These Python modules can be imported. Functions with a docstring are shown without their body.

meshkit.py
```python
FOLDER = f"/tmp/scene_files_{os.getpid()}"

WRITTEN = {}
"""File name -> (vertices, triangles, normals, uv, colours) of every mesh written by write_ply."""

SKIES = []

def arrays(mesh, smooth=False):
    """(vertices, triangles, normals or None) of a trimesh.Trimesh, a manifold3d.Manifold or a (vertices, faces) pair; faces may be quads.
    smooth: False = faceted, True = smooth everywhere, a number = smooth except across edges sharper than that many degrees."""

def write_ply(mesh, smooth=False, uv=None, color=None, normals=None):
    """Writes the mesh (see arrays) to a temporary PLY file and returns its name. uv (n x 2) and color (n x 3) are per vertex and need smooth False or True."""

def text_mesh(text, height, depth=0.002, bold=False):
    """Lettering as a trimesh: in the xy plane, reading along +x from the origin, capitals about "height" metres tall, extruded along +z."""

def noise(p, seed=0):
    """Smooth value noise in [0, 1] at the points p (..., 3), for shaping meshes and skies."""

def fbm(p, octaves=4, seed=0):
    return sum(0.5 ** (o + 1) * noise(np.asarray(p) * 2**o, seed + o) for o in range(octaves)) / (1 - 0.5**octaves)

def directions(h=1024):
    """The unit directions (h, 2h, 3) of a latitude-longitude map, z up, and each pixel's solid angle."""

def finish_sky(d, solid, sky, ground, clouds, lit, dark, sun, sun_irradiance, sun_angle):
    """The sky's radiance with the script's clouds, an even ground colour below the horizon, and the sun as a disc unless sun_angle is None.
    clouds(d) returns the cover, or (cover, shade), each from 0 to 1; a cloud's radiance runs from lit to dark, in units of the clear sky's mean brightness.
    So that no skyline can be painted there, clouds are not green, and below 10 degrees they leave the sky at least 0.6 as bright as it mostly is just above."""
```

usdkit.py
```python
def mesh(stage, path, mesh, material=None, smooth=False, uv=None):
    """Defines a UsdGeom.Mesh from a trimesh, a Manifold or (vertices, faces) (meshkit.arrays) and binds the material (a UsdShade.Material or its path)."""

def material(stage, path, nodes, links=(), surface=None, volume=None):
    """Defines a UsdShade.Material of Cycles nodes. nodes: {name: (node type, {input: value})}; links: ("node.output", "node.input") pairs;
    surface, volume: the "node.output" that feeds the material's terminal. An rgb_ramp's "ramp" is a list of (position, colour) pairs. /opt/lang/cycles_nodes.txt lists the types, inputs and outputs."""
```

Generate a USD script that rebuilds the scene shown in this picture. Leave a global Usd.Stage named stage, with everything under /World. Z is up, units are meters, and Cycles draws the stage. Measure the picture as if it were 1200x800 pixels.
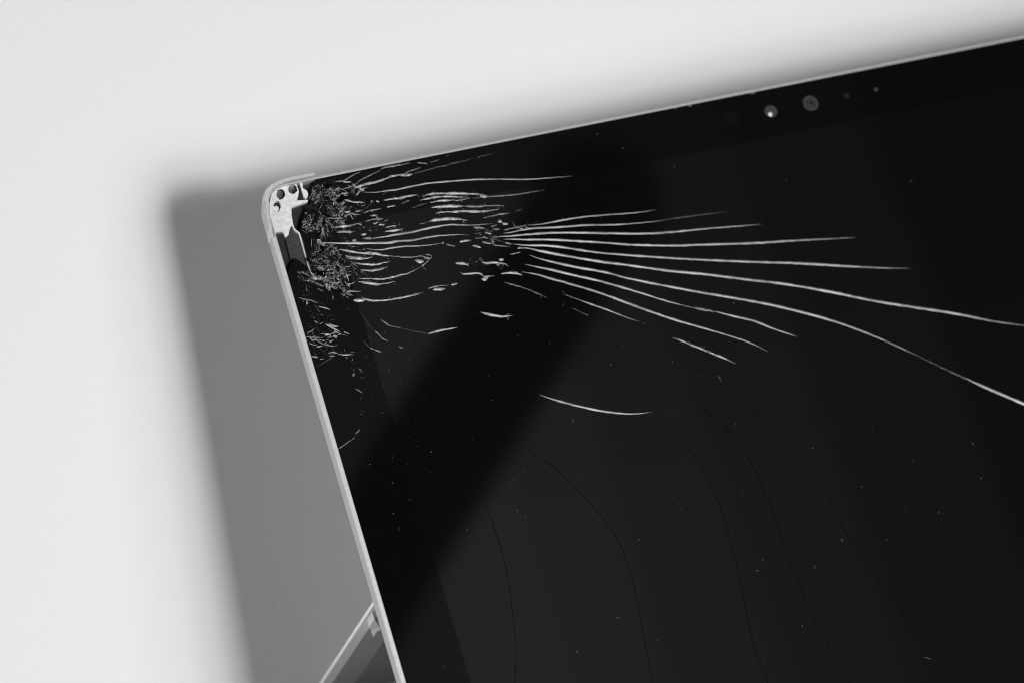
import math, random
import numpy as np, trimesh, usdkit
from pxr import Usd, UsdGeom, UsdLux, UsdShade, Gf, Sdf
from shapely.geometry import Polygon, Point, LineString, box
from shapely.ops import triangulate
import shapely

random.seed(7)
rng = np.random.default_rng(7)
stage = Usd.Stage.CreateInMemory()
UsdGeom.SetStageUpAxis(stage, UsdGeom.Tokens.z)
UsdGeom.SetStageMetersPerUnit(stage, 1.0)
UsdGeom.Xform.Define(stage, '/World')
MM = 0.001

# ------------------------------------------------------------------ pose of the tablet
# The tablet's own frame: x to the right along its top edge, y up, z out of the screen;
# origin at the upper left corner of the glass. It leans 18 degrees, top edge lower.
LEAN = 0.32085947
LIFT = 71.0                     # mm of the glass corner above the white surface
ca, sa = math.cos(LEAN), math.sin(LEAN)
R_W = np.array([[1, 0, 0], [0, ca, sa], [0, -sa, ca]])      # tablet frame -> world

def world(p):
    return (R_W @ np.asarray(p, float) + [0, 0, LIFT]) * MM

# ------------------------------------------------------------------ camera
R_C = np.array([[0.9299594, -0.2860651, 0.2309595], [-0.2051420, -0.9250330, -0.3197354], [0.3051103, 0.2499615, -0.9189271]])
T_C = np.array([-60.5556734, -36.7763185, 743.8771284])
eye = world(-R_C.T @ T_C)
axes = R_W @ R_C.T                                             # columns: right, down, forward
cam = UsdGeom.Camera.Define(stage, '/World/camera')
m = Gf.Matrix4d(1.0)
m.SetRow(0, Gf.Vec4d(*axes[:, 0], 0)); m.SetRow(1, Gf.Vec4d(*(-axes[:, 1]), 0))
m.SetRow(2, Gf.Vec4d(*(-axes[:, 2]), 0)); m.SetRow(3, Gf.Vec4d(*eye, 1))
cam.AddTransformOp().Set(m)
cam.CreateHorizontalApertureAttr(36.0); cam.CreateVerticalApertureAttr(24.0)
cam.CreateFocalLengthAttr(108.0)
cam.CreateFStopAttr(11.0); cam.CreateFocusDistanceAttr(0.735)
cam.CreateExposureAttr(0.0)
cam.CreateClippingRangeAttr(Gf.Vec2f(0.01, 50))

# ------------------------------------------------------------------ lamps
def rect_light(name, centre, target, w, h, strength, up=(0, 1, 0)):
    l = UsdLux.RectLight.Define(stage, '/World/' + name)
    c, t = np.asarray(centre, float), np.asarray(target, float)
    z = (c - t) / np.linalg.norm(c - t)
    x = np.cross(up, z); x /= np.linalg.norm(x); y = np.cross(z, x)
    q = Gf.Matrix4d(1.0)
    for i, v in enumerate((x, y, z)):
        q.SetRow(i, Gf.Vec4d(*map(float, v), 0))
    q.SetRow(3, Gf.Vec4d(*map(float, c), 1))
    l.AddTransformOp().Set(q)
    l.CreateWidthAttr(w); l.CreateHeightAttr(h); l.CreateIntensityAttr(strength); l.CreateColorAttr(Gf.Vec3f(1, 1, 1))
    return l

def overhead_lamp(name, x0, x1, y0, y1, z, strength):
    """A lamp overhead, parallel to the screen, given in the tablet's frame (mm)."""
    c = np.array([(x0 + x1) / 2, (y0 + y1) / 2, z])
    rect_light(name, world(c), world(c - [0, 0, 100]), (x1 - x0) * MM, (y1 - y0) * MM, strength, up=R_W @ [0, 1, 0])
# the key light: a compact core with two wider, dimmer layers of diffusion behind it
overhead_lamp('key_core', 130, 240, -600, -460, 1335, 117.0)
overhead_lamp('key_diffuser', 130, 345, -760, -445, 1340, 36.0)
overhead_lamp('key_spill', 130, 570, -950, -390, 1345, 10.4)
rect_light('added_fill', (-2.2, -0.35, 0.85), (0.05, -0.05, 0), 1.6, 0.9, 6.6, (0, 0, 1))  # unseen fill added low on the left, standing in for bounced light
# dim unseen panels added overhead to put a grey reflection in the black screen
def added_reflection_panel(name, cx, cy, w, h, turn, strength):
    c = np.array([cx, cy, 1100.0])
    rect_light(name, world(c), world(c - [0, 0, 100]), w * MM, h * MM, strength, up=R_W @ [math.sin(-turn), math.cos(turn), 0])
for x0, x1, strength in ((120, 320, .23), (320, 390, .27), (390, 450, .22), (450, 520, .165), (520, 600, .12), (600, 700, .075), (700, 950, .03)):
    for y0, y1, fade in ((-200, 150, 1.0), (150, 210, .93), (210, 270, .82), (270, 500, .66)):
        added_reflection_panel('added_reflection_panel_%d_%d' % (x0, y0 + 200), (x0 + x1) / 2, (y0 + y1) / 2, x1 - x0, y1 - y0, 0, strength * fade)

# traced outlines, in millimetres on the tablet
CRACKS = [
    ('bright', 0.53, [(62.23,-22.61),(65.93,-23.12),(70.45,-23.22),(76.08,-23.48),(82.75,-24.19),(90.49,-25.24),(96.17,-25.62)]),
    ('bright', 0.62, [(55.41,-23.48),(57.63,-23.61),(60.13,-23.57),(63.47,-23.75),(67.78,-24.47),(72.36,-25.14),(76.54,-25.66),(81.94,-26.73),(86.3,-27.49),(94.09,-28.44),(97.5,-28.7)]),
    ('faint', 0.44, [(94.78,-28.47),(103.24,-28.98),(115.13,-29.96)]),
    ('bright', 0.67, [(52.44,-23.65),(56.48,-24.4),(59.75,-24.77),(64.11,-25.33),(68.44,-26.02),(75.92,-27.6),(81.26,-28.85),(90.94,-31.02),(99.14,-32.23),(107.7,-33.18),(114.91,-34.12),(121.94,-35.02)]),
    ('bright', 0.67, [(54.98,-24.9),(58.58,-25.66),(61.94,-26.47),(67.26,-27.6),(72.49,-29.06),(80.49,-31.27),(86.79,-33.14),(96.46,-35.44),(106.35,-37.25),(118.55,-39.45),(129.61,-41.1),(145.49,-43.66)]),
    ('bright', 0.71, [(56.95,-26.55),(60.24,-27.6),(65.3,-28.79),(69.42,-30.13),(74.49,-32.13),(79.64,-33.92),(89.09,-36.75),(99.69,-39.76),(115.84,-43.99),(127.61,-46.92),(141.99,-50.9),(150.59,-53.17),(157.08,-54.66)]),
    ('bright', 0.8, [(58.52,-28.03),(60.64,-28.48),(63.79,-30),(68.79,-32.15),(73.83,-34.22),(78.91,-36.22),(84.07,-38.02),(93.33,-41.46),(103.82,-44.88),(114.28,-48.6),(122.72,-51.51),(134.37,-56.29),(145.97,-61.45),(163.8,-68.39),(174.77,-73.14),(184.99,-76.79)]),
    ('bright', 0.8, [(60.34,-30.18),(62.21,-31.45),(65.52,-33.19),(70.46,-35.51),(78.11,-38.73),(83.01,-41.3),(92.07,-45.33),(100.19,-48.81),(112.11,-53.67),(120.66,-57.54),(131.88,-63.47),(141.37,-69.72),(149.28,-75.8),(151.32,-77.48)]),
    ('faint', 0.44, [(150.21,-76.54),(155.79,-81.14),(162.93,-86.78)]),
    ('bright', 0.93, [(160.71,-84.9),(163.68,-87.37),(169.01,-91.39),(174.36,-95.37),(183,-101.73)]),
    ('bright', 0.78, [(58.34,-32.26),(60.52,-33.25),(64.88,-35.22),(69.79,-37.65),(76.32,-40.77),(85.06,-45.64),(89.88,-48.52),(95.78,-51.64),(98.85,-52.88)]),
    ('grey', 0.53, [(97.19,-52.29),(103.29,-54.89)]),
    ('bright', 0.71, [(102.1,-54.28),(106.88,-56.71),(111.88,-59.18),(115.85,-62.01),(121.28,-65.39)]),
    ('bright', 0.71, [(57.13,-34),(60.91,-35.62),(64.18,-37.46),(67.09,-39),(75.36,-43.76),(84.79,-50.03),(92.44,-54.79),(99.28,-58.58),(108.02,-63.71),(112.97,-67.71)]),
    ('bright', 0.53, [(65.77,-41.78),(70.45,-44.9),(75.17,-47.93),(80.22,-51.42),(82.72,-52.88)]),
    ('bright', 0.49, [(89.4,-58.45),(93.17,-60.99),(97.47,-64.03),(101.19,-66.75),(103.36,-68.6)]),
    ('bright', 0.76, [(52.18,-65.17),(55.54,-67.27),(61.28,-70.35),(67.17,-73.02),(73.31,-74.98),(78.72,-75.77)]),
    ('grey', 0.44, [(52.12,-35.69),(57.07,-38.58),(61.63,-42.02)]),
    ('faint', 0.44, [(66.78,-45.75),(70.42,-48.59)]),
    ('bright', 0.62, [(43.99,-41.84),(45.92,-42.83),(49.31,-44.13),(51.83,-44.44)]),
    ('bright', 0.44, [(29.56,-44.28),(33.33,-44.18),(37.47,-44.34)]),
    ('grey', 0.36, [(19.27,-38.36),(20.11,-39.22),(20.92,-40.17),(22.23,-40.91),(23.58,-41.54)]),
    ('faint', 0.31, [(23.58,-41.54),(26.44,-42.95),(29.55,-44.31)]),
    ('bright', 0.67, [(14.09,-32.21),(15.53,-32.48),(17.18,-32.8)]),
    ('bright', 0.44, [(16.2,-31.67),(17.42,-32.72),(20.44,-33.6),(24.04,-34),(29.53,-34.01),(31.55,-33.89)]),
    ('bright', 0.49, [(24.13,-5.82),(27.24,-6.51),(30.5,-6.73),(32.66,-6.91),(36.69,-6.83),(40.47,-6.86),(43.72,-7.19),(49.13,-7.88),(53.45,-8.47),(59.85,-9.75),(65.6,-10.99),(71.07,-11.73),(78.35,-12.66)]),
    ('bright', 0.49, [(20.86,-5.71),(22.81,-4.29),(25.8,-3.88),(29.15,-3.78),(32.18,-3.26),(33.71,-3.35),(36.87,-3.2)]),
    ('bright', 0.53, [(34.61,-3.3),(35.81,-3.78),(37.82,-3.74)]),
    ('grey', 0.4, [(35.79,-3.09),(38.81,-2.68),(40.46,-2.39)]),
    ('faint', 0.36, [(37.61,-3.7),(42.39,-3.42),(48.76,-3.11),(55.17,-2.81)]),
    ('faint', 0.22, [(54.71,-2.83),(59.76,-2.61)]),
    ('grey', 0.38, [(19.13,-4.09),(21.39,-3.88),(23.33,-3.26),(24.86,-2.54),(29.18,-1.38),(30.66,-0.88)]),
    ('grey', 0.38, [(18.03,-1.81),(20.2,-1.92),(22.61,-1.16),(25.46,-0.49)]),
    ('grey', 0.58, [(30.24,-0.79),(33.37,-0.7),(36.68,-0.81),(38.04,-0.74)]),
    ('bright', 0.4, [(39.71,-1.13),(41.79,-1.68),(42.08,-2.2)]),
    ('faint', 0.29, [(42.66,-1.74),(45.7,-1.33)]),
    ('faint', 0.31, [(47.38,-0.98),(48.39,-0.61)]),
    ('bright', 0.49, [(19.01,-6.8),(20.4,-7.32),(21.96,-7.99),(24,-8.57)]),
    ('bright', 0.49, [(28.53,-8.91),(30.92,-9.06),(33.12,-9.11),(36.02,-9.1),(37.92,-9.43)]),
    ('bright', 0.53, [(38.23,-9.9),(40.28,-9.76),(42.46,-9.92),(46.06,-10.62),(49.4,-11.43),(52.72,-12.36),(54.26,-13.25)]),
    ('bright', 0.76, [(52.69,-12.47),(53.65,-13.01),(54.69,-13.32)]),
    ('bright', 0.47, [(37.28,-10.85),(39.99,-10.73),(42.64,-10.83),(46.84,-11.75),(50.15,-12.67)]),
    ('bright', 0.47, [(39.65,-11.85),(42.53,-11.95),(45.53,-12.39),(47.19,-12.81),(50.13,-12.74)]),
    ('faint', 0.31, [(34.85,-12.28),(37.17,-11.97),(39.65,-11.85)]),
    ('grey', 0.42, [(50.31,-12.89),(55.32,-13.47),(60.75,-14.19),(65.66,-14.48),(69.71,-14.63)]),
    ('bright', 0.76, [(39.67,-13.3),(41.23,-13.28),(44.24,-13.68),(48.02,-14.54)]),
    ('grey', 0.58, [(47.79,-14.54),(51.38,-15.3),(55.68,-15.97),(57.96,-16.65)]),
    ('bright', 0.58, [(40.33,-14.81),(42.51,-14.99),(45.08,-15.35),(47.22,-15.68),(52.71,-16.84),(54.47,-16.98),(56.46,-17.12)]),
    ('bright', 0.71, [(38.02,-16.6),(39.81,-16.57),(41.99,-16.71),(43.69,-17),(46.15,-17.75),(47.76,-18.36)]),
    ('faint', 0.33, [(35.53,-16.76),(38.02,-16.6)]),
    ('bright', 0.67, [(21.91,-18.02),(23.92,-17.93),(26.5,-18.14),(28.7,-18.15),(32.62,-18.35),(35.29,-18.3),(37.75,-18.25),(40.41,-18.29),(43.24,-18.5),(45.75,-19.08),(48.47,-19.72),(53.86,-20.45)]),
    ('bright', 0.76, [(10,-16.16),(15.28,-17.49),(18.57,-18.19),(23.54,-19.21),(26.88,-19.85),(29.07,-19.89),(32.46,-20.38),(35.76,-20.45),(39.04,-20.64),(42.03,-21.05),(44.81,-21.46),(47.04,-22.21)]),
    ('bright', 0.53, [(20.49,-19.91),(22.65,-20.78),(24.71,-21.22),(27.34,-21.26),(30.56,-21.56),(32.66,-21.94),(36.27,-22.49),(38.01,-22.59),(39.98,-22.71)]),
    ('bright', 0.62, [(14.02,-18.82),(16.18,-19.67),(18.74,-20.66),(20.77,-21.21),(22.77,-21.86),(24.71,-22.73),(26.72,-23.39)]),
    ('grey', 0.33, [(25.9,-23.17),(30.6,-24.44),(33.79,-24.84),(35.52,-25.73)]),
    ('bright', 0.71, [(13.85,-20.2),(15.96,-21.19),(17.51,-21.86),(19.95,-22.5),(22.02,-22.56)]),
    ('bright', 0.44, [(16.93,-23.11),(19.95,-24.03),(22,-24.51),(25.74,-24.49)]),
    ('bright', 0.44, [(18.1,-25.12),(21.16,-25.87),(24.91,-25.82)]),
    ('bright', 0.44, [(16.68,-27.01),(20.96,-28.07),(23.46,-28.5),(26.32,-28.48),(29.44,-28.37),(31.82,-27.76)]),
    ('bright', 0.53, [(16.42,-27.89),(19.99,-29.14),(22.67,-29.72),(25.74,-29.73)]),
    ('bright', 0.58, [(13.89,-13.2),(16.48,-13.3),(18.61,-13.52),(21.69,-13.49)]),
    ('grey', 0.58, [(22.64,-13.24),(24.42,-13.16),(27.41,-13.5)]),
    ('bright', 0.49, [(24.09,-12.03),(26.29,-12.42)]),
    ('grey', 0.53, [(14.82,-14.53),(16.51,-14.73),(18.34,-15.21),(19.62,-15.32)]),
    ('bright', 0.62, [(24.32,-14.28),(25.79,-14.16)]),
    ('bright', 0.8, [(25.75,-14.65),(27.15,-15.15)]),
    ('bright', 0.44, [(26.96,-15.79),(30.02,-15.91)]),
    ('bright', 0.53, [(26.42,-16.9),(28.59,-17),(31.44,-17.1)]),
    ('bright', 0.53, [(20.71,-16.5),(22.05,-16.4)]),
    ('bright', 0.58, [(18.04,-17.4),(19.14,-17.37)]),
    ('grey', 0.58, [(20.67,-17.38),(22.92,-17.58)]),
    ('grey', 0.44, [(22.82,-11.12),(24.66,-10.83),(27.74,-10.86)]),
    ('bright', 0.47, [(28.88,-10.76),(31.28,-10.85)]),
    ('grey', 0.4, [(32.66,-10.68),(35.04,-10.15)]),
    ('bright', 0.42, [(17.99,-9.97),(20.19,-9.96)]),
    ('grey', 0.49, [(20.66,-10.21),(22.71,-10.35)]),
    ('grey', 0.44, [(17.48,-11.36),(19.47,-10.53),(21.03,-11.2),(22.13,-11.2)]),
    ('bright', 0.44, [(18.65,-5.02),(20.86,-5.34)]),
    ('bright', 0.49, [(19.99,-2.26),(22.29,-2.67)]),
    ('bright', 0.58, [(22.37,-3.17),(22.81,-4.29)]),
    ('bright', 0.4, [(22.13,-6.27),(24.35,-5.07),(25.84,-4.87)]),
    ('bright', 0.53, [(23.47,-4.31),(24.67,-5.48)]),
    ('grey', 0.4, [(19.16,-5.53),(20.15,-5.9)]),
    ('bright', 0.62, [(25.52,-8.5),(25.79,-8.83)]),
    ('bright', 0.58, [(26.71,-8.71),(27.35,-9.18)]),
    ('faint', 0.31, [(23.54,-10.14),(26.96,-8.23)]),
    ('faint', 0.29, [(28.73,-7.46),(30.45,-6.91)]),
    ('grey', 0.58, [(48.73,-20.35),(51.39,-21.19)]),
    ('grey', 0.38, [(48.44,-22.05),(50.43,-22.13)]),
    ('bright', 0.42, [(51.22,-22.2),(52.64,-22.99)]),
    ('bright', 0.51, [(44.15,-23.28),(47.17,-23.63)]),
    ('bright', 0.8, [(47.06,-24.97),(47.93,-25.2),(48.95,-25.9)]),
    ('grey', 0.44, [(48.11,-23.12),(51.3,-23.71)]),
    ('grey', 0.44, [(49.63,-24.4),(52.11,-25.45)]),
    ('grey', 0.4, [(52.27,-24.19),(52.45,-25.82),(53.65,-26.31),(55.91,-26.99)]),
    ('bright', 0.53, [(39.7,-22.88),(40.25,-22.54)]),
    ('grey', 0.38, [(40.62,-23.14),(42.77,-24.15)]),
    ('bright', 0.67, [(41.51,-28.35),(43.67,-28.95),(44.66,-29.71)]),
    ('bright', 0.42, [(41.92,-30.68),(42.5,-31.35),(44.81,-31.8),(46.7,-32.21),(47.72,-33.24),(50.29,-33.62)]),
    ('bright', 0.76, [(46.83,-33.82),(48.24,-34.1)]),
    ('bright', 0.44, [(47.78,-28.99),(48.94,-29.97),(50.87,-30.27),(53.33,-31.02),(54.38,-31.98)]),
    ('bright', 0.4, [(55.5,-29.05),(58.42,-29.11)]),
    ('bright', 0.58, [(52.43,-29.92),(53.76,-29.98)]),
    ('bright', 0.58, [(51.9,-33.49),(53.69,-33.49),(55.56,-34),(57.26,-35.05)]),
    ('bright', 0.71, [(55.28,-20.25),(56.25,-20.38)]),
    ('bright', 0.84, [(56.18,-20.99),(57.54,-21.32)]),
    ('grey', 0.38, [(55.89,-22.67),(58.84,-22.6),(60.88,-22.58),(62.27,-22.48)]),
    ('grey', 0.42, [(51.73,-18.58),(54.47,-18.47),(58.95,-18.56)]),
    ('faint', 0.31, [(60.35,-18.44),(62.18,-18.37)]),
    ('grey', 0.44, [(53.23,-21.78),(55.11,-22.25)]),
    ('bright', 0.38, [(49.65,-22.49),(51.43,-24.01)]),
    ('bright', 0.44, [(55.36,-25.87),(56.92,-26.66)]),
    ('grey', 0.31, [(52.98,-21.14),(54.83,-20.96)]),
    ('bright', 0.4, [(57.85,-28),(59.22,-27.95)]),
    ('bright', 0.8, [(31.96,-25.66),(34.02,-26.31)]),
    ('bright', 0.33, [(33.01,-27.49),(35.12,-26.32),(36.45,-25.36)]),
    ('grey', 0.36, [(36.45,-25.36),(35.77,-24.9),(34.73,-24.65)]),
    ('bright', 0.4, [(34.17,-25.44),(35.7,-25.88)]),
    ('faint', 0.29, [(30.66,-27.96),(33.01,-27.49)]),
    ('grey', 0.4, [(32.84,-33.25),(35.53,-33.13),(38.31,-33.44)]),
    ('bright', 0.76, [(34,-33.79),(37.2,-34.19)]),
    ('bright', 0.58, [(38.83,-33.56),(40.5,-33.54)]),
    ('faint', 0.36, [(32.99,-27.56),(34.04,-28.46)]),
    ('grey', 0.4, [(1.06,-28.59),(2.54,-29.47),(3.72,-29.84),(5.52,-31.12)]),
    ('bright', 0.44, [(5.31,-31.85),(6.63,-32.54),(7.98,-33.48)]),
    ('bright', 0.53, [(5.11,-24.57),(7.54,-25.17)]),
    ('grey', 0.44, [(4.92,-24.87),(6.34,-25.96),(8.09,-27.41)]),
    ('grey', 0.31, [(6.36,-27.41),(7.58,-28.45)]),
    ('bright', 0.53, [(13.16,-29.78),(14.52,-29.96),(16.45,-30.45)]),
    ('grey', 0.33, [(9.55,-29.89),(9.29,-31.17)]),
    ('bright', 0.44, [(3.29,-35.18),(3.94,-35.92)]),
    ('bright', 0.49, [(5.71,-36.49),(7.24,-37.93),(8.72,-39.17)]),
    ('bright', 0.44, [(6.53,-36.65),(7.59,-37.46),(8.78,-37.85)]),
    ('grey', 0.49, [(4.29,-36.2),(5.55,-35.94)]),
    ('grey', 0.33, [(0.73,-37.76),(2.23,-37.38),(3.13,-36.87)]),
    ('bright', 0.4, [(9.62,-39.45),(10.78,-40.31)]),
    ('grey', 0.4, [(3.77,-38.76),(6.46,-39.16),(7.98,-39.14)]),
    ('grey', 0.49, [(0.07,-38.56),(2.15,-39.17),(4.35,-39.75)]),
    ('bright', 0.53, [(4.72,-39.21),(5.97,-39.38),(6.4,-40.14)]),
    ('bright', 0.53, [(6.71,-39.81),(7.88,-40.24)]),
    ('grey', 0.49, [(1.12,-39.78),(2.42,-39.74),(3.05,-40.54)]),
    ('bright', 0.42, [(5.38,-41.06),(6.62,-40.85)]),
    ('bright', 0.44, [(1.98,-41.67),(3.59,-41.66)]),
    ('grey', 0.4, [(0.54,-40.32),(2.41,-41.28)]),
    ('grey', 0.53, [(4.39,-43.75),(5.61,-43.65),(6.7,-44.33)]),
    ('bright', 0.4, [(6.51,-44.25),(8.23,-45),(10.63,-45.3)]),
    ('grey', 0.38, [(4.53,-44.4),(5.93,-44.76)]),
    ('grey', 0.42, [(-0.2,-43.3),(1.77,-44.27)]),
    ('grey', 0.36, [(1.94,-44.81),(3.02,-44.79)]),
    ('grey', 0.36, [(2.7,-40.25),(4.84,-41.82),(7.18,-42.67)]),
    ('faint', 0.33, [(4.12,-41.33),(6.43,-42.29)]),
    ('bright', 0.38, [(14.72,-44.64),(17.04,-46.35)]),
    ('faint', 0.29, [(13.55,-42.32),(14.72,-44.64)]),
    ('grey', 0.38, [(17.04,-40.76),(17.97,-42.08),(18.34,-43.05),(19.57,-44.03)]),
    ('grey', 0.44, [(21.67,-45.78),(22.54,-46.53)]),
    ('grey', 0.38, [(10.61,-49.11),(11.17,-49.8)]),
    ('grey', 0.38, [(-0.01,-67.33),(3.96,-65.8),(5.58,-64.65)]),
    ('grey', 0.58, [(5.43,-64.4),(6.63,-63.59)]),
    ('grey', 0.36, [(8.23,-53.62),(9.92,-55.21)]),
    ('faint', 0.29, [(0.51,-46.47),(5.71,-44.77)]),
    ('faint', 0.29, [(16.6,-40.78),(14.71,-34.58)]),
]
HAIRLINES = [
    [(41.83,-72.1),(45.53,-78.01),(51.16,-84.8),(55.43,-92.37),(58.08,-98.01),(59.89,-102.8),(60.75,-108.43),(60.53,-118.1),(59.05,-129.53),(58.01,-138.84),(57.01,-145.99)],
    [(30.87,-80.73),(31.33,-89.95),(31.52,-103.56),(29.96,-114.28),(28.46,-121.96),(26.35,-128.81),(22.87,-137.35)],
    [(75.04,-71.02),(79.54,-76.74),(83.85,-84.42),(86.25,-90.98),(87.9,-101.77),(87.66,-112.05),(86.66,-123.81),(85.39,-134.32),(85.65,-146.19),(86.14,-153.36)],
    [(84.8,-67.61),(90.41,-76.3),(96.02,-84.31),(99.36,-94.92),(100.57,-107.64),(100.92,-119.39),(101.54,-130.26),(102.63,-137.05),(105.71,-151.22),(107.63,-158.79)],
    [(102.25,-77.41),(107.16,-85.52),(112.13,-94.08),(115.52,-104.49),(117.24,-116.91),(119.82,-125.49),(124.09,-135.11),(125.22,-143.05),(129.54,-152.41),(133.79,-160)],
    [(116.37,-83.78),(120.2,-90.99),(124.31,-101.4),(128.11,-110.58),(130.55,-116.97),(133.97,-127.13)],
    [(15.53,-34.76),(17.01,-38.64),(19.06,-43.54)],
    [(22.22,-53.54),(24.14,-58.82)],
    [(8.39,-50.43),(7.12,-57.81),(7.17,-62.84)],
    [(6.47,-63.77),(7.58,-66.63),(8.13,-69.15)],
]
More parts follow.
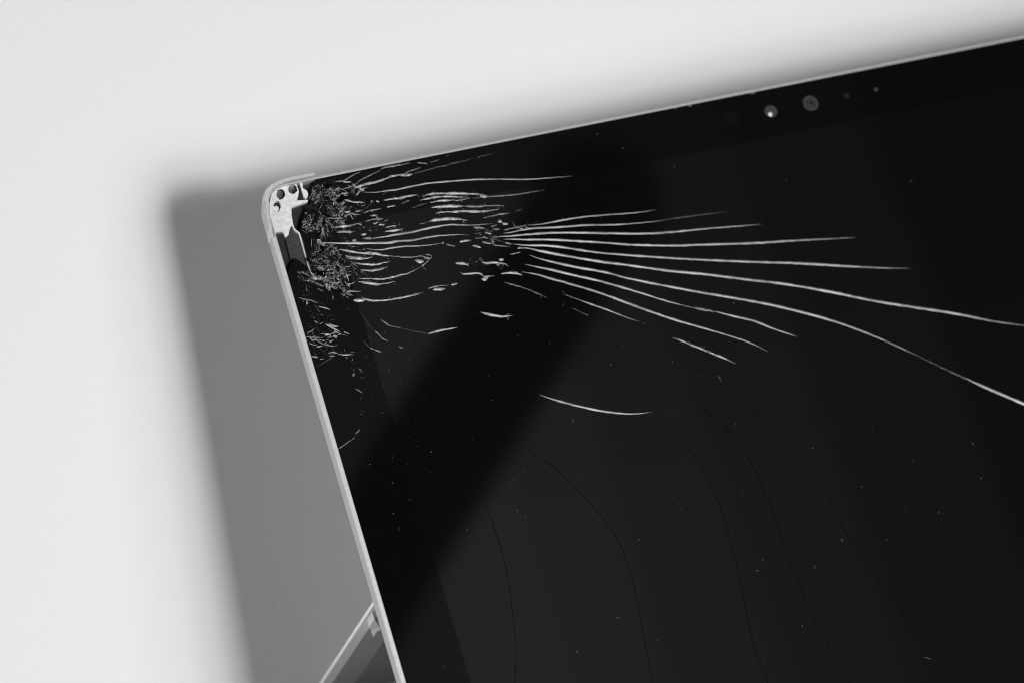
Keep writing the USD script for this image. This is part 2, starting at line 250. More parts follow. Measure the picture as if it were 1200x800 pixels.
CORNER = {
    'bracket': [(1.6,-2.46),(2.66,-0.98),(4.19,0.04),(5.71,0.45),(7.02,0.45),(8.03,0.15),(8.87,-0.34),(8.99,-2.1),(8.57,-3.01),(7.86,-4.29),(10.58,-4.7),(10.33,-5.2),(8.41,-5.43),(6.38,-5.68),(5.9,-6.08),(5.52,-7.81),(5.29,-9.57),(5.28,-10.51),(4.62,-10.42),(3.8,-11.62),(3.38,-12.5),(2.44,-12.93),(2.36,-11.88),(1.97,-11.34),(0.95,-11.13),(-0.27,-11.63),(-0.12,-10),(0.38,-6.5),(0.92,-4.13)],
    'hole1': [(5.43,-2.13),(5.29,-2.47),(5.1,-2.78),(4.85,-3.03),(4.58,-3.21),(4.29,-3.29),(4.02,-3.28),(3.76,-3.18),(3.55,-2.99),(3.4,-2.73),(3.32,-2.41),(3.31,-2.06),(3.37,-1.7),(3.51,-1.35),(3.7,-1.04),(3.95,-0.79),(4.22,-0.62),(4.51,-0.53),(4.78,-0.54),(5.04,-0.64),(5.25,-0.83),(5.4,-1.09),(5.48,-1.41),(5.49,-1.76)],
    'hole2': [(3.57,-4.96),(3.44,-5.31),(3.26,-5.64),(3.04,-5.9),(2.8,-6.09),(2.55,-6.18),(2.31,-6.18),(2.1,-6.09),(1.94,-5.91),(1.82,-5.64),(1.77,-5.32),(1.77,-4.97),(1.85,-4.59),(1.98,-4.24),(2.16,-3.91),(2.38,-3.65),(2.62,-3.46),(2.87,-3.37),(3.1,-3.36),(3.31,-3.46),(3.48,-3.64),(3.6,-3.91),(3.65,-4.23),(3.64,-4.58)],
    'hole3': [(8.73,-1.45),(8.61,-1.76),(8.42,-2.02),(8.17,-2.24),(7.89,-2.38),(7.59,-2.45),(7.3,-2.43),(7.03,-2.33),(6.8,-2.15),(6.63,-1.92),(6.53,-1.63),(6.5,-1.32),(6.55,-1),(6.67,-0.7),(6.86,-0.43),(7.11,-0.22),(7.39,-0.07),(7.68,-0.01),(7.98,-0.02),(8.25,-0.12),(8.48,-0.3),(8.65,-0.54),(8.75,-0.82),(8.78,-1.13)],
    'screw': [(3.09,-5.29),(2.99,-5.5),(2.83,-5.68),(2.64,-5.81),(2.41,-5.88),(2.19,-5.87),(1.98,-5.78),(1.82,-5.64),(1.71,-5.45),(1.67,-5.22),(1.69,-4.99),(1.79,-4.78),(1.95,-4.59),(2.15,-4.47),(2.37,-4.4),(2.59,-4.41),(2.8,-4.49),(2.97,-4.64),(3.07,-4.83),(3.12,-5.05)],
    'tongue': [(9.73,0.05),(10.35,-0.08),(10.15,-1.56),(10.9,-2.36),(11.02,-3.11),(10.76,-3.85),(10.05,-4.43),(9.77,-3.64),(9.72,-2.15)],
    'rim': [(5.09,-10.09),(5.24,-11.25),(5.66,-11.93),(6.15,-12.48),(6.22,-13.94),(6.22,-16.52),(6.13,-19.76),(6.15,-21.67),(6.46,-23.26),(6.07,-23.33),(5.79,-21.7),(5.77,-19.8),(5.87,-16.56),(5.9,-13.98),(5.85,-12.64),(5.3,-12.03),(4.95,-11.37),(4.81,-10.15)],
    'foam': [(2.51,-12.83),(3.55,-12.46),(4.11,-11.23),(4.85,-10.15),(5.11,-11.17),(5.46,-11.83),(6.01,-12.45),(6.06,-13.79),(6.03,-16.37),(5.93,-19.6),(5.96,-21.52),(4.51,-19.41),(3.44,-18.62),(2.27,-18.93)],
    'corner_cut': [(-1.56,7.59),(15.54,4.07),(14.63,0.49),(13.09,-0.67),(11.66,-2.65),(11.46,-4.88),(9.83,-6.8),(7.77,-9.08),(6.37,-11.72),(6.28,-14.41),(6.17,-16.63),(6.07,-19.75),(6.16,-22.01),(6.15,-23.57),(4.35,-22.29),(3.93,-19.96),(3.25,-18.92),(1.78,-19.94),(0.63,-21.71),(0.19,-22.51),(-9.49,-21.08)],
    'corner_rim': [(-0.96,-12.53),(-0.81,-9.98),(-0.62,-7.21),(-0.29,-4.8),(-0.06,-3.27),(0.22,-1.86),(0.94,-0.29),(2.32,0.69),(3.76,1.17),(5.59,1.49),(8.68,1.67),(11.51,1.63),(13.79,1.57),(13.77,0.82),(11.28,0.81),(8.66,0.83),(6,0.63),(4.11,0.12),(2.62,-0.57),(1.52,-1.7),(0.94,-3.02),(0.44,-4.95),(0.05,-7.13),(-0.31,-9.97),(-0.61,-12.6)],
    'corner_rim2': [(6.85,0.22),(8.43,0.41),(11.07,0.46),(13.72,0.55),(13.67,0.24),(11.17,0.07),(8.77,0.07),(7,-0.04)],
    'dark_flake': [(1.74,-19.99),(3.14,-18.84),(3.92,-19.9),(5.45,-22.13),(4.22,-22.65),(2.77,-22.45),(1.64,-22.65)],
    'upper_shatter': [(12.68,-0.59),(14.7,0.36),(18.14,0.11),(20.51,-0.84),(19.99,-4.16),(18.26,-7.89),(17.36,-11.79),(14.97,-14),(13.02,-14.71),(10.09,-14.31),(6.57,-14.47),(6.88,-11.83),(8.22,-9.41),(10.38,-7.15),(11.73,-4.71)],
    'lower_shatter': [(8.03,-15.45),(10.77,-16.49),(14.58,-18.42),(14.83,-22.08),(14.07,-25.5),(13.63,-28.54),(12.41,-30.51),(10.46,-28.97),(8.15,-26.46),(6.5,-23.87),(6.02,-21.75),(6.19,-18.88)],
    'dim_patch': [(1.34,-24.54),(6.54,-26.78),(9.2,-29.59),(9,-33.33),(9.35,-39.62),(6.75,-45.67),(1.81,-45.66),(-0.34,-41.88),(-0.19,-35.3)],
}
LENSES = {'front': (145.46, -6.18), 'ir': (134.22, -6.2), 'sensor': (155.73, -6.1), 'led': (164.24, -5.98), 'mic': (123.09, -6.16)}
CLUSTERS = [
    ([(13.57,-0.54),(13.37,-2.78),(11.9,-5.65)], 0.71, 110, 0.12, 1.11, 0.7),
    ([(14.79,-0.11),(17.63,-0.13),(19.26,-0.58)], 0.4, 60, 0.18, 0.89, 0.9),
    ([(15.1,-1.32),(14.9,-3.55),(12.93,-5.87)], 0.49, 60, 0.15, 1.11, 0.6),
    ([(16.06,-3.34),(17.26,-4.5),(17.99,-5.79)], 0.49, 70, 0.6, 1.11, 0.9),
    ([(14.8,-4.67),(16.22,-5.08)], 0.27, 14, 0.6, 0.89, 0.5),
    ([(16.56,-6.17),(16.6,-7.55),(15.14,-8.83)], 0.36, 36, 0.4, 0.89, 0.8),
    ([(17.47,-6.82),(17.74,-8.92),(16.53,-11.61)], 0.4, 90, 0.55, 1.11, 0.6),
    ([(15.7,-9.17),(16.16,-10.63),(16.26,-11.78)], 0.44, 40, 0.3, 0.89, 0.8),
    ([(10.22,-8.47),(8.86,-10.22),(8.69,-13.12)], 0.58, 80, 0.22, 1, 0.7),
    ([(11.91,-7.92),(12.86,-9.93),(13.75,-12.16)], 0.16, 26, 0.3, 1.33, 0.25),
    ([(11.83,-9.72),(11.64,-11.93),(11.5,-13.94)], 0.44, 80, 0.5, 1.11, 0.5),
    ([(13.2,-11.81),(13.24,-13.18),(11.73,-14.66)], 0.36, 40, 0.3, 1.11, 0.6),
    ([(7.49,-11.96),(8.46,-12.39)], 0.36, 20, 0.5, 0.89, 0.8),
    ([(16.49,-12.51),(17.5,-12.04)], 0.36, 18, 0.35, 0.89, 0.8),
    ([(8.64,-15.58),(11.06,-17),(13.22,-18.58)], 0.4, 60, 0.45, 1.11, 0.7),
    ([(9.18,-17.5),(12.1,-19.47),(13.37,-21.09)], 0.76, 150, 0.26, 1, 1.2),
    ([(7.17,-19.98),(9.34,-20),(10.73,-21.2)], 0.58, 80, 0.22, 1.11, 0.9),
    ([(10.2,-21.53),(11.48,-23.15),(12.87,-24.35)], 0.93, 190, 0.28, 1, 1.3),
    ([(7.92,-21.94),(8.79,-22.68)], 0.44, 40, 0.35, 0.89, 0.9),
    ([(10.59,-24.75),(11.92,-26.16),(12.78,-27.69)], 0.76, 150, 0.3, 1.11, 1.1),
    ([(7.91,-23.5),(9.53,-25.42)], 0.58, 60, 0.25, 1.11, 1),
    ([(5.72,-22.81),(6.44,-24.08),(7.83,-25.27)], 0.36, 46, 0.45, 1.11, 0.6),
    ([(8.47,-26.08),(9.45,-27.19),(10.91,-28.17)], 0.4, 70, 0.65, 1.11, 0.6),
    ([(11.78,-28.14),(12.72,-27.9),(12.63,-28.99)], 0.31, 40, 0.9, 0.89, 0.9),
    ([(12.04,-29.53),(12.61,-30.55)], 0.31, 22, 0.6, 0.89, 0.6),
    ([(13.9,-24.57),(15.38,-26.23)], 0.36, 26, 0.35, 1.11, 0.6),
    ([(14.38,-20.63),(14.18,-22.83),(14.31,-24.66)], 0.4, 50, 0.25, 0.89, 0.9),
    ([(3.19,-21.81),(4.23,-22.71),(5.69,-23.69)], 0.36, 36, 0.3, 1.11, 0.7),
    ([(3.12,-23.59),(4.92,-24.87),(7.41,-26.75)], 0.53, 40, 0.14, 1.33, 0.5),
    ([(0.72,-38.15),(2.85,-39.73),(4.7,-40.8)], 0.58, 40, 0.25, 1.11, 0.5),
    ([(5.34,-40.06),(7.61,-39.68)], 0.49, 26, 0.4, 0.89, 0.6),
    ([(18.78,-9.14),(20.41,-11.07)], 0.58, 18, 0.3, 0.89, 0.9),
    ([(21.84,-3.86),(24.02,-5.45)], 0.44, 22, 0.4, 0.89, 1),
    ([(48.55,-20.2),(51.11,-22.11),(52.63,-24.49),(55.19,-26.41)], 0.58, 56, 0.3, 1.11, 0.5),
    ([(57.87,-23.55),(60.68,-23.22),(63.08,-22.81)], 0.36, 22, 0.25, 0.89, 0.4),
    ([(41.91,-28.12),(47.08,-29.45),(53.2,-31.45)], 0.31, 24, 0.3, 0.89, 0.5),
    ([(25.6,-12.16),(27.21,-15.68),(30.38,-15.44)], 0.53, 20, 0.3, 0.89, 0.5),
    ([(16.18,-17.41),(18.57,-19.73),(20.96,-22.04)], 0.67, 26, 0.3, 0.89, 0.5),
    ([(14.79,-20.72),(16.52,-23.79),(17.96,-26.34)], 0.67, 22, 0.25, 0.89, 0.6),
    ([(19.33,-7.21),(21.82,-10),(25.31,-11.65)], 0.67, 26, 0.3, 0.89, 0.4),
    ([(17.52,-12.73),(20.46,-14.71),(23.52,-16.26)], 0.67, 20, 0.3, 0.89, 0.4),
    ([(16.86,-0.54),(22.42,-0.32),(28.15,-0.36)], 0.44, 34, 0.25, 1, 0.4),
    ([(2.17,-26.95),(3.83,-31.75),(5.96,-34.88)], 1.11, 26, 0.2, 1, 0.6),
    ([(7.35,-43.59),(9.35,-47.13),(10.01,-50.8)], 0.89, 18, 0.2, 0.67, 0.8),
]
LUG = [[(0.65,16.81),(0.61,9.55),(2.98,16.92),(2.3,21.8)], [(2.49,22.43),(3.18,17.47),(4.67,22.25),(3.89,23.9),(4.02,28.95)]]
SPECKS = [(35.5,-78.5),(42.6,-82.6),(38.9,-85.2),(35.3,-89.8),(39.8,-84.3),(42.3,-90.6),(39.7,-93.9),(37.2,-94.2),(47.2,-98.2),(38.2,-91.8),(24.9,-93.4),(64.3,-82.6),(68.6,-82),(77.8,-99.4),(78,-100.8),(65.4,-105.6),(43,-135.1),(42.2,-128.1),(24.7,-129.9),(94.2,-117.6),(91.9,-119.8),(97.5,-130.1),(98.6,-135.6),(106.6,-122.3),(126.8,-120.3),(126.7,-150.6),(105.9,-87),(98.4,-83.5),(115.9,-93.8),(132.8,-92.1),(131.7,-89.1),(81.9,-65.8),(72.7,-54.3),(72.1,-61.8),(76.5,-57.9),(87.6,-64.6),(93.7,-44.5),(51.4,-49.6),(58.6,-53.2),(13.5,-83.1),(11.8,-57.3),(16.1,-61),(8.7,-85.5),(23.4,-49.4),(41.3,-57.8),(40.3,-64),(32.8,-72.2),(21.9,-73),(20.4,-77.9),(83.6,-113.9),(23.6,-107),(10,-123.7),(62.1,-130.3),(95.1,-118.9),(140.3,-102.9),(157.3,-102.2),(125,-106.1),(115.7,-112.8),(107.5,-26.6),(104.2,-15.4),(132.1,-24.9),(144.7,-27.3),(165.2,-32),(87.2,-2.9),(92.6,-8),(98.6,3.5),(108,-53.4),(137.3,-57.5),(156.4,-111.1),(142.4,-116.9)]
FIBRES = [[(97.92,-70.33),(98.28,-71.31),(98.22,-72.2)], [(53.88,-122.27),(54.4,-122.72),(55.11,-122.57)], [(126.13,-150.26),(127.09,-150.82),(128.05,-151.39)], [(105.95,-122.8),(106.51,-122.5),(106.83,-121.92)], [(115.32,-117.12),(115.67,-118.09)], [(94.79,-99.63),(94.51,-100.45)], [(58.41,-72.36),(58.37,-73.9)], [(17.73,-50.33),(17.72,-51.1)], [(164.42,-32.08),(165.72,-31.87)], [(17.16,-51.52),(18.28,-50.67)], [(66.07,-40.83),(65.8,-41.68)], [(65.07,-44.01),(64.73,-45.08)], [(60.09,-40.44),(59.91,-41.76)], [(83.22,-53.45),(84.15,-53.42)], [(91.58,-119.99),(92.52,-119.89)]]

# ------------------------------------------------------------------ helpers
def describe(prim, label=None, category=None, group=None, kind=None):
    p = prim.GetPrim() if hasattr(prim, 'GetPrim') else prim
    for k, v in (('label', label), ('category', category), ('group', group), ('kind', kind)):
        if v:
            p.SetCustomDataByKey(k, v)
    return p

taken = {}
def numbered(parent, name):
    k = parent + '/' + name
    n = taken.get(k, 0); taken[k] = n + 1
    return k if n == 0 else '%s_%03d' % (k, n)

def part(parent, name, mesh, material, smooth=False, label=None, kind=None):
    """One mesh under parent (given in the tablet's frame, in millimetres)."""
    path = numbered(parent, name)
    if hasattr(mesh, 'vertices'):
        mesh = mesh.copy(); mesh.apply_scale(MM)
    else:
        mesh = (np.asarray(mesh[0], float) * MM, mesh[1])
    g = usdkit.mesh(stage, path, mesh, material, smooth=smooth)
    describe(g, label=label, kind=kind)
    return path

def slab(poly, z0, z1, bevel=0.0):
    """A plate with the outline poly between z0 and z1, its upper edge chamfered by bevel."""
    parts = []
    for g in getattr(poly, 'geoms', [poly]):
        if g.is_empty or g.area < 1e-4:
            continue
        if bevel:
            inner = g.buffer(-bevel, join_style=2)
            if inner.geom_type == 'Polygon' and not inner.is_empty and len(inner.exterior.coords) == len(g.exterior.coords) and not g.interiors:
                a, b = np.array(shapely.geometry.polygon.orient(g).exterior.coords)[:-1], np.array(shapely.geometry.polygon.orient(inner).exterior.coords)[:-1]
                k = np.argmin(np.linalg.norm(b - a[0], axis=1)); b = np.roll(b, -k, 0)
                n = len(a)
                v = np.vstack([np.c_[a, np.full(n, z0)], np.c_[a, np.full(n, z1 - bevel)], np.c_[b, np.full(n, z1)]])
                f = []
                for r in range(2):
                    for i in range(n):
                        j = (i + 1) % n
                        f += [[r * n + i, r * n + j, (r + 1) * n + j], [r * n + i, (r + 1) * n + j, (r + 1) * n + i]]
                vc, fc = trimesh.creation.triangulate_polygon(Polygon(b), engine='earcut')
                parts.append(trimesh.Trimesh(np.vstack([v]), f, process=False))
                parts.append(trimesh.Trimesh(np.c_[vc, np.full(len(vc), z1)], fc, process=False))
                continue
        t = trimesh.creation.extrude_polygon(g, z1 - z0, engine='earcut'); t.apply_translation([0, 0, z0]); parts.append(t)
    return trimesh.util.concatenate(parts)

def rounded(x0, y0, x1, y1, r, n=10):
    c = []
    for cx, cy, a in ((x1 - r, y1 - r, 0), (x0 + r, y1 - r, 90), (x0 + r, y0 + r, 180), (x1 - r, y0 + r, 270)):
        for t in np.linspace(a, a + 90, n):
            c.append((cx + r * math.cos(math.radians(t)), cy + r * math.sin(math.radians(t))))
    return np.array(c)

def loft(rings, close=True):
    """rings: list of (n,3) loops joined one after the other."""
    n = len(rings[0]); v = np.vstack(rings); f = []
    for r in range(len(rings) - 1):
        for i in range(n):
            j = (i + 1) % n
            f += [[r * n + i, r * n + j, (r + 1) * n + j], [r * n + i, (r + 1) * n + j, (r + 1) * n + i]]
    return trimesh.Trimesh(v, f, process=False)

def smooth_line(p, step=0.35):
    """A Catmull-Rom curve through the points, sampled about every step mm."""
    p = np.asarray(p, float)
    q = np.vstack([2 * p[0] - p[1], p, 2 * p[-1] - p[-2]])
    out = []
    for i in range(1, len(q) - 2):
        n = max(2, int(np.linalg.norm(q[i + 1] - q[i]) / step))
        for t in np.linspace(0, 1, n, endpoint=False):
            a, b, c, d = q[i - 1:i + 3]
            out.append(0.5 * (2 * b + (c - a) * t + (2 * a - 5 * b + 4 * c - d) * t * t + (3 * b - a - 3 * c + d) * t ** 3))
    out.append(q[-2])
    return np.array(out)

def ridge(line, width, rise, z=0.0, taper=(2.0, 2.0), wobble=0.12, jitter=0.0, seed=0, closed_bottom=True, up=None):
    """The lip of a crack: a low rounded ridge that swells and thins along the line and runs out at both ends."""
    r = np.random.default_rng(seed)
    line = np.asarray(line, float)
    n = len(line)
    t = np.gradient(line, axis=0); t /= np.maximum(np.linalg.norm(t, axis=1, keepdims=True), 1e-9)
    side = np.c_[-t[:, 1], t[:, 0]]
    s = np.r_[0, np.cumsum(np.linalg.norm(np.diff(line, axis=0), axis=1))]; L = s[-1]
    ta, tb = min(taper[0], L * 0.45), min(taper[1], L * 0.45)
    w = np.minimum(np.clip(s / max(ta, 1e-6), 0, 1), np.clip((L - s) / max(tb, 1e-6), 0, 1)) ** 0.7
    lumps = np.interp(s, np.linspace(0, L, max(3, int(L / 1.3))), 1 + wobble * r.standard_normal(max(3, int(L / 1.3))))
    hw = np.maximum(width / 2 * w * np.clip(lumps, 0.5, 1.6), 0.012)
    if jitter:
        line = line + side * (np.interp(s, np.linspace(0, L, max(3, int(L / 0.7))), r.standard_normal(max(3, int(L / 0.7)))) * jitter)[:, None]
    prof = [(-1, 0), (-0.55, 0.72), (0, 1), (0.55, 0.72), (1, 0)]
    rings = []
    for a, hgt in prof:
        rings.append(np.c_[line + side * (hw * a)[:, None], z + hgt * rise * hw / (width / 2)])
    k = len(prof); v = np.stack(rings, 1).reshape(-1, 3); f = []
    for i in range(n - 1):
        for j in range(k - 1):
            a, b, c, d = i * k + j, i * k + j + 1, (i + 1) * k + j, (i + 1) * k + j + 1
            f += [[a, c, b], [b, c, d]]
    return trimesh.Trimesh(v, f, process=False)

# ------------------------------------------------------------------ materials
LOOKS = '/World/Looks/'
def look(name, nodes, links=(), surface='p.BSDF'):
    return usdkit.material(stage, LOOKS + name, nodes, links, surface=surface)

def grainy(name, lo, hi, scale, rough, bump=0.0, bscale=None, **extra):
    """A plain material whose grey varies softly between lo and hi."""
    nodes = {'c': ('texture_coordinate', {}), 'n': ('noise_texture', {'scale': scale, 'detail': 4.0, 'roughness': 0.6}),
             'r': ('rgb_ramp', {'ramp': [(0.3, (lo,) * 3), (0.7, (hi,) * 3)]}), 'p': ('principled_bsdf', {'roughness': rough, **extra})}
    links = [('c.object', 'n.vector'), ('n.fac', 'r.fac'), ('r.color', 'p.base_color')]
    if bump:
        nodes['bn'] = ('noise_texture', {'scale': bscale or scale * 3, 'detail': 3.0})
        nodes['b'] = ('bump', {'strength': 1.0, 'distance': bump})
        links += [('c.object', 'bn.vector'), ('bn.fac', 'b.height'), ('b.normal', 'p.normal')]
    return look(name, nodes, links)

M = {}
M['white'] = grainy('white_board', .785, .835, 1300, .75, bump=.00005, bscale=900, specular_ior_level=.2)
M['metal'] = grainy('brushed_alloy', .52, .60, 900, .42, bump=.000015, bscale=2500, metallic=.35)
M['lip'] = grainy('polished_lip', .52, .60, 900, .42, bump=.000015, bscale=2500, metallic=.3)
M['side'] = grainy('side_alloy', .40, .48, 900, .5, bump=.00002, bscale=2500, metallic=.3)
M['worn'] = grainy('worn_alloy', .50, .66, 1400, .5, bump=.00006, bscale=1600, metallic=.2)
M['bracket'] = grainy('cast_alloy', .66, .90, 1100, .6, bump=.00012, bscale=2200, metallic=.1)
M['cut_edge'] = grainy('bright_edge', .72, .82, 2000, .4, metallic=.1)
M['border'] = grainy('black_glass', .0027, .0033, 300, .045, specular_ior_level=.32)
M['screen'] = grainy('dark_display', .0030, .0036, 4000, .045, specular_ior_level=.62)
M['inside'] = grainy('black_plastic', .004, .010, 2500, .55, bump=.00005, bscale=4000)
M['cavity'] = grainy('dark_grey_plastic', .007, .012, 2500, .5)
M['socket'] = grainy('dark_mottled_socket', .02, .20, 700, .35, metallic=.3)  # darker and patchier grey than the bracket around it
M['foam'] = grainy('speckled_foam', .004, .085, 2300, .9, bump=.0002, bscale=2600)
M['crack_bright'] = grainy('pale_fracture_and_glint', .07, .56, 800, .30)  # pale broken glass, with the lamp glint put into the base colour
M['crack_long'] = grainy('long_clean_fracture_and_glint', .13, .52, 130, .28)  # long cracks: fractured glass plus their shine, painted into the colour
M['crack_grey'] = grainy('dull_fracture', .05, .24, 1300, .35)
M['crack_faint'] = grainy('faint_fracture', .012, .05, 1300, .35)
M['hairline'] = look('dark_hairline', {'p': ('principled_bsdf', {'base_color': (.0018,) * 3, 'roughness': .9, 'specular_ior_level': 0.02})})
M['spot'] = grainy('dull_spot', .0018, .0022, 900, .5, specular_ior_level=.1)
M['powder'] = grainy('glass_powder', .02, .20, 1300, .4)
M['dust'] = grainy('dust', .04, .24, 1500, .9)
M['lens'] = grainy('lens_glass', .008, .022, 3000, .08)
M['lens_grey'] = grainy('mottled_lens', .015, .085, 2600, .25, bump=.00006, bscale=3000)
M['kick_border'] = grainy('kickstand_alloy', .60, .68, 900, .5, metallic=.15)
M['kick_shade'] = grainy('kickstand_painted_shade', .20, .24, 1200, .7)  # shade on the silver inner face, painted as a grey tone
M['kick_deep_shade'] = grainy('kickstand_deep_painted_shade', .10, .13, 1200, .7)  # the deeper shade further in, also put into the colour
M['band_blocker'] = look('black_cloth', {'p': ('principled_bsdf', {'base_color': (.004,) * 3, 'roughness': .95, 'specular_ior_level': 0.05})})

# ------------------------------------------------------------------ the white surface
n = 2.4
g = usdkit.mesh(stage, '/World/white_surface', (np.array([[-n, -n, 0], [n, -n, 0], [n, n, 0], [-n, n, 0]], float), np.array([[0, 1, 2, 3]])), M['white'])
describe(g, label='smooth white surface under the cracked tablet', kind='structure')

# ------------------------------------------------------------------ the tablet
TAB = '/World/tablet'
x = UsdGeom.Xform.Define(stage, TAB)
x.AddTranslateOp().Set(Gf.Vec3d(0, 0, LIFT * MM)); x.AddRotateXOp().Set(-math.degrees(LEAN))
describe(x, label='black tablet with a shattered glass corner, raised above the white surface', category='tablet')

W, H = 290.6, 199.6                                            # the glass
LIP = 0.8                                                      # metal lip round the glass
def ring(inset, z, r=6.6, n=10):
    p = rounded(-LIP + inset, -H - LIP + inset, W + LIP - inset, LIP - inset, max(r - inset, 1.0), n)
    return np.c_[p, np.full(len(p), z)]
frame = loft([ring(1.05, -3.2), ring(1.0, -.1), ring(.92, .06), ring(.74, .08), ring(.40, -.26), ring(.12, -.58), ring(0, -.85)])
frame_path = part(TAB, 'metal_frame', loft([ring(0, -.85), ring(0, -4.9), ring(.25, -5.3), ring(4.8, -8.5)]), M['side'], smooth=35)
part(frame_path, 'front_lip', frame, M['lip'], smooth=35)
back = ring(4.8, -8.5)
vb, fb = trimesh.creation.triangulate_polygon(Polygon(back[:, :2]), engine='earcut')
part(TAB, 'back_panel', trimesh.Trimesh(np.c_[vb, np.full(len(vb), -8.5)], fb[:, ::-1], process=False), M['metal'])
part(TAB, 'inner_tray', slab(Polygon(ring(1.1, 0)[:, :2]), -3.1, -2.2), M['inside'])

# fine scores along the left side of the frame and dents near the corner
def side_strip(y0, y1, z0, z1, h=.04):
    """A shallow scored strip standing on the left wall of the frame."""
    v, f = [], []
    k = 14
    for i in range(k):
        t = i / (k - 1); w = math.sin(math.pi * min(max(t, .02), .98)) ** .6
        y, z = y0 + (y1 - y0) * t, z0 + (z1 - z0) * t
        for a, o in ((-1, -.01), (0, h), (1, -.01)):
            v.append((-LIP - o * w, y, z + a * .2 * w))
    for i in range(k - 1):
        for j in range(2):
            a = i * 3 + j
            f += [[a, a + 1, a + 3], [a + 1, a + 4, a + 3]]
    return trimesh.Trimesh(v, f, process=False)
part(TAB, 'dent', side_strip(-9.5, -14.5, -4.3, -3.9), M['hairline'], label='dark dent in the side of the frame')
# exposed corner
C = CORNER
part(TAB, 'corner_rim', slab(Polygon(C['corner_rim']), -4.6, .42, .18), M['worn'], label='bent metal rim round the broken corner')
part(TAB, 'rim_strip', slab(Polygon(C['corner_rim2']), -2, -.3), M['worn'])
br = Polygon(C['bracket']).buffer(0)
for k in ('hole1', 'hole2', 'hole3'):                          # torn, uneven rims
    h_ = np.array(C[k]); m_ = h_.mean(0)
    C[k] = m_ + (h_ - m_) * (1 + rng.normal(0, .055, len(h_)))[:, None]
    br = br.difference(Polygon(C[k]))
br = br.difference(Point(br.representative_point()).buffer(.12)).difference(LineString([(7.6, -7.6), (7.9, -7.0)]).buffer(.1))
# a narrow slot parts the bracket from its tongue
bracket = part(TAB, 'corner_bracket', slab(br, -2.2, -.85), M['bracket'], label='pale metal corner bracket with round holes')
part(TAB, 'floor_plate', slab(Polygon(C['corner_cut']).intersection(Polygon(ring(1.15, 0)[:, :2])), -2.19, -2.1), M['cavity'])
hw = []
for k, dz in (('hole1', -2.05), ('hole3', -2.0)):
    p = np.array(C[k]); c = p.mean(0)
    hw.append(loft([np.c_[c + (p - c) * 1.0, np.full(len(p), -.9)], np.c_[c + (p - c) * .97, np.full(len(p), -1.95)], np.c_[c + (p - c) * .6, np.full(len(p), dz)], np.c_[c + (p - c) * .05, np.full(len(p), dz)]]))
for h_ in hw:
    part(bracket, 'screw_socket', h_, M['socket'], smooth=40)
sc = np.array(C['screw']); part(bracket, 'screw', slab(Polygon(sc), -2.1, -1.25, .12), M['bracket'])
part(bracket, 'tongue', slab(Polygon(C['tongue']).buffer(0), -2.1, -.75), M['bracket'])
part(TAB, 'thin_metal_rim', slab(Polygon(C['rim']).buffer(0), -2.1, -.55), M['cut_edge'], label='thin bright metal edge beside the foam strip')
part(TAB, 'foam_strip', slab(Polygon(C['foam']).buffer(0), -2.1, -1.3), M['foam'], label='speckled grey foam strip under the missing glass')

# cover glass: border and display butt against each other
SIDE, TOP = 15.1, 13.0
cut = Polygon(C['corner_cut']).buffer(0)
plate = Polygon(ring(1.0, 0)[:, :2])
disp = box(SIDE, -H + TOP, W - SIDE, -TOP)
border = plate.difference(cut).difference(disp)
glass = part(TAB, 'glass_border', slab(border, -.9, 0), M['border'], label='black glass border of the screen')
display = part(TAB, 'display', slab(disp, -.9, -.004), M['screen'], label='dark switched-off display crossed by cracks')
fl = Polygon(C['dark_flake']).buffer(0)
part(TAB, 'loose_glass_flake', slab(fl, -.7, .15), M['border'], label='black broken flake of border glass')

# cameras in the top border
def disc(c, r, z0, z1, k=28, bevel=.1):
    a = np.linspace(0, 2 * np.pi, k, endpoint=False)
    return slab(Polygon(np.c_[c[0] + r * np.cos(a), c[1] + r * np.sin(a)]), z0, z1, bevel)
def dome(c, r, z, h, k=24):
    rings = []
    for t in np.linspace(0, 1, 6):
        a = np.linspace(0, 2 * np.pi, k, endpoint=False); rr = r * math.cos(t * math.pi / 2 * .98)
        rings.append(np.c_[c[0] + rr * np.cos(a), c[1] + rr * np.sin(a), np.full(k, z + h * math.sin(t * math.pi / 2))])
    return loft(rings)
q = part(TAB, 'front_camera', disc(LENSES['front'], 2.15, -.1, .03), M['lens_grey'], label='mottled grey front camera window')
part(q, 'lens_ring', slab(Point(LENSES['front']).buffer(1.25).difference(Point(LENSES['front']).buffer(.95)), .02, .045), M['lens'])
part(q, 'pupil', dome(LENSES['front'], .6, .028, .08), M['lens'], smooth=True)
q = part(TAB, 'infrared_camera', disc(LENSES['ir'], 1.75, -.1, .03), M['lens_grey'], label='small camera lens with a pale painted glint')
c0 = LENSES['ir']; part(q, 'painted_glint', dome((c0[0] - .45, c0[1] - .75), .6, .028, .2), M['cut_edge'], smooth=True)  # pale dome painted in as the highlight on the lens
part(TAB, 'light_sensor', disc(LENSES['sensor'], .85, -.1, .02), M['lens'])
part(TAB, 'indicator_lamp', disc(LENSES['led'], .62, -.1, .03), M['lens_grey'])
part(TAB, 'microphone_spot', disc(LENSES['mic'], 2.0, -.1, .006, bevel=.002), M['spot'])

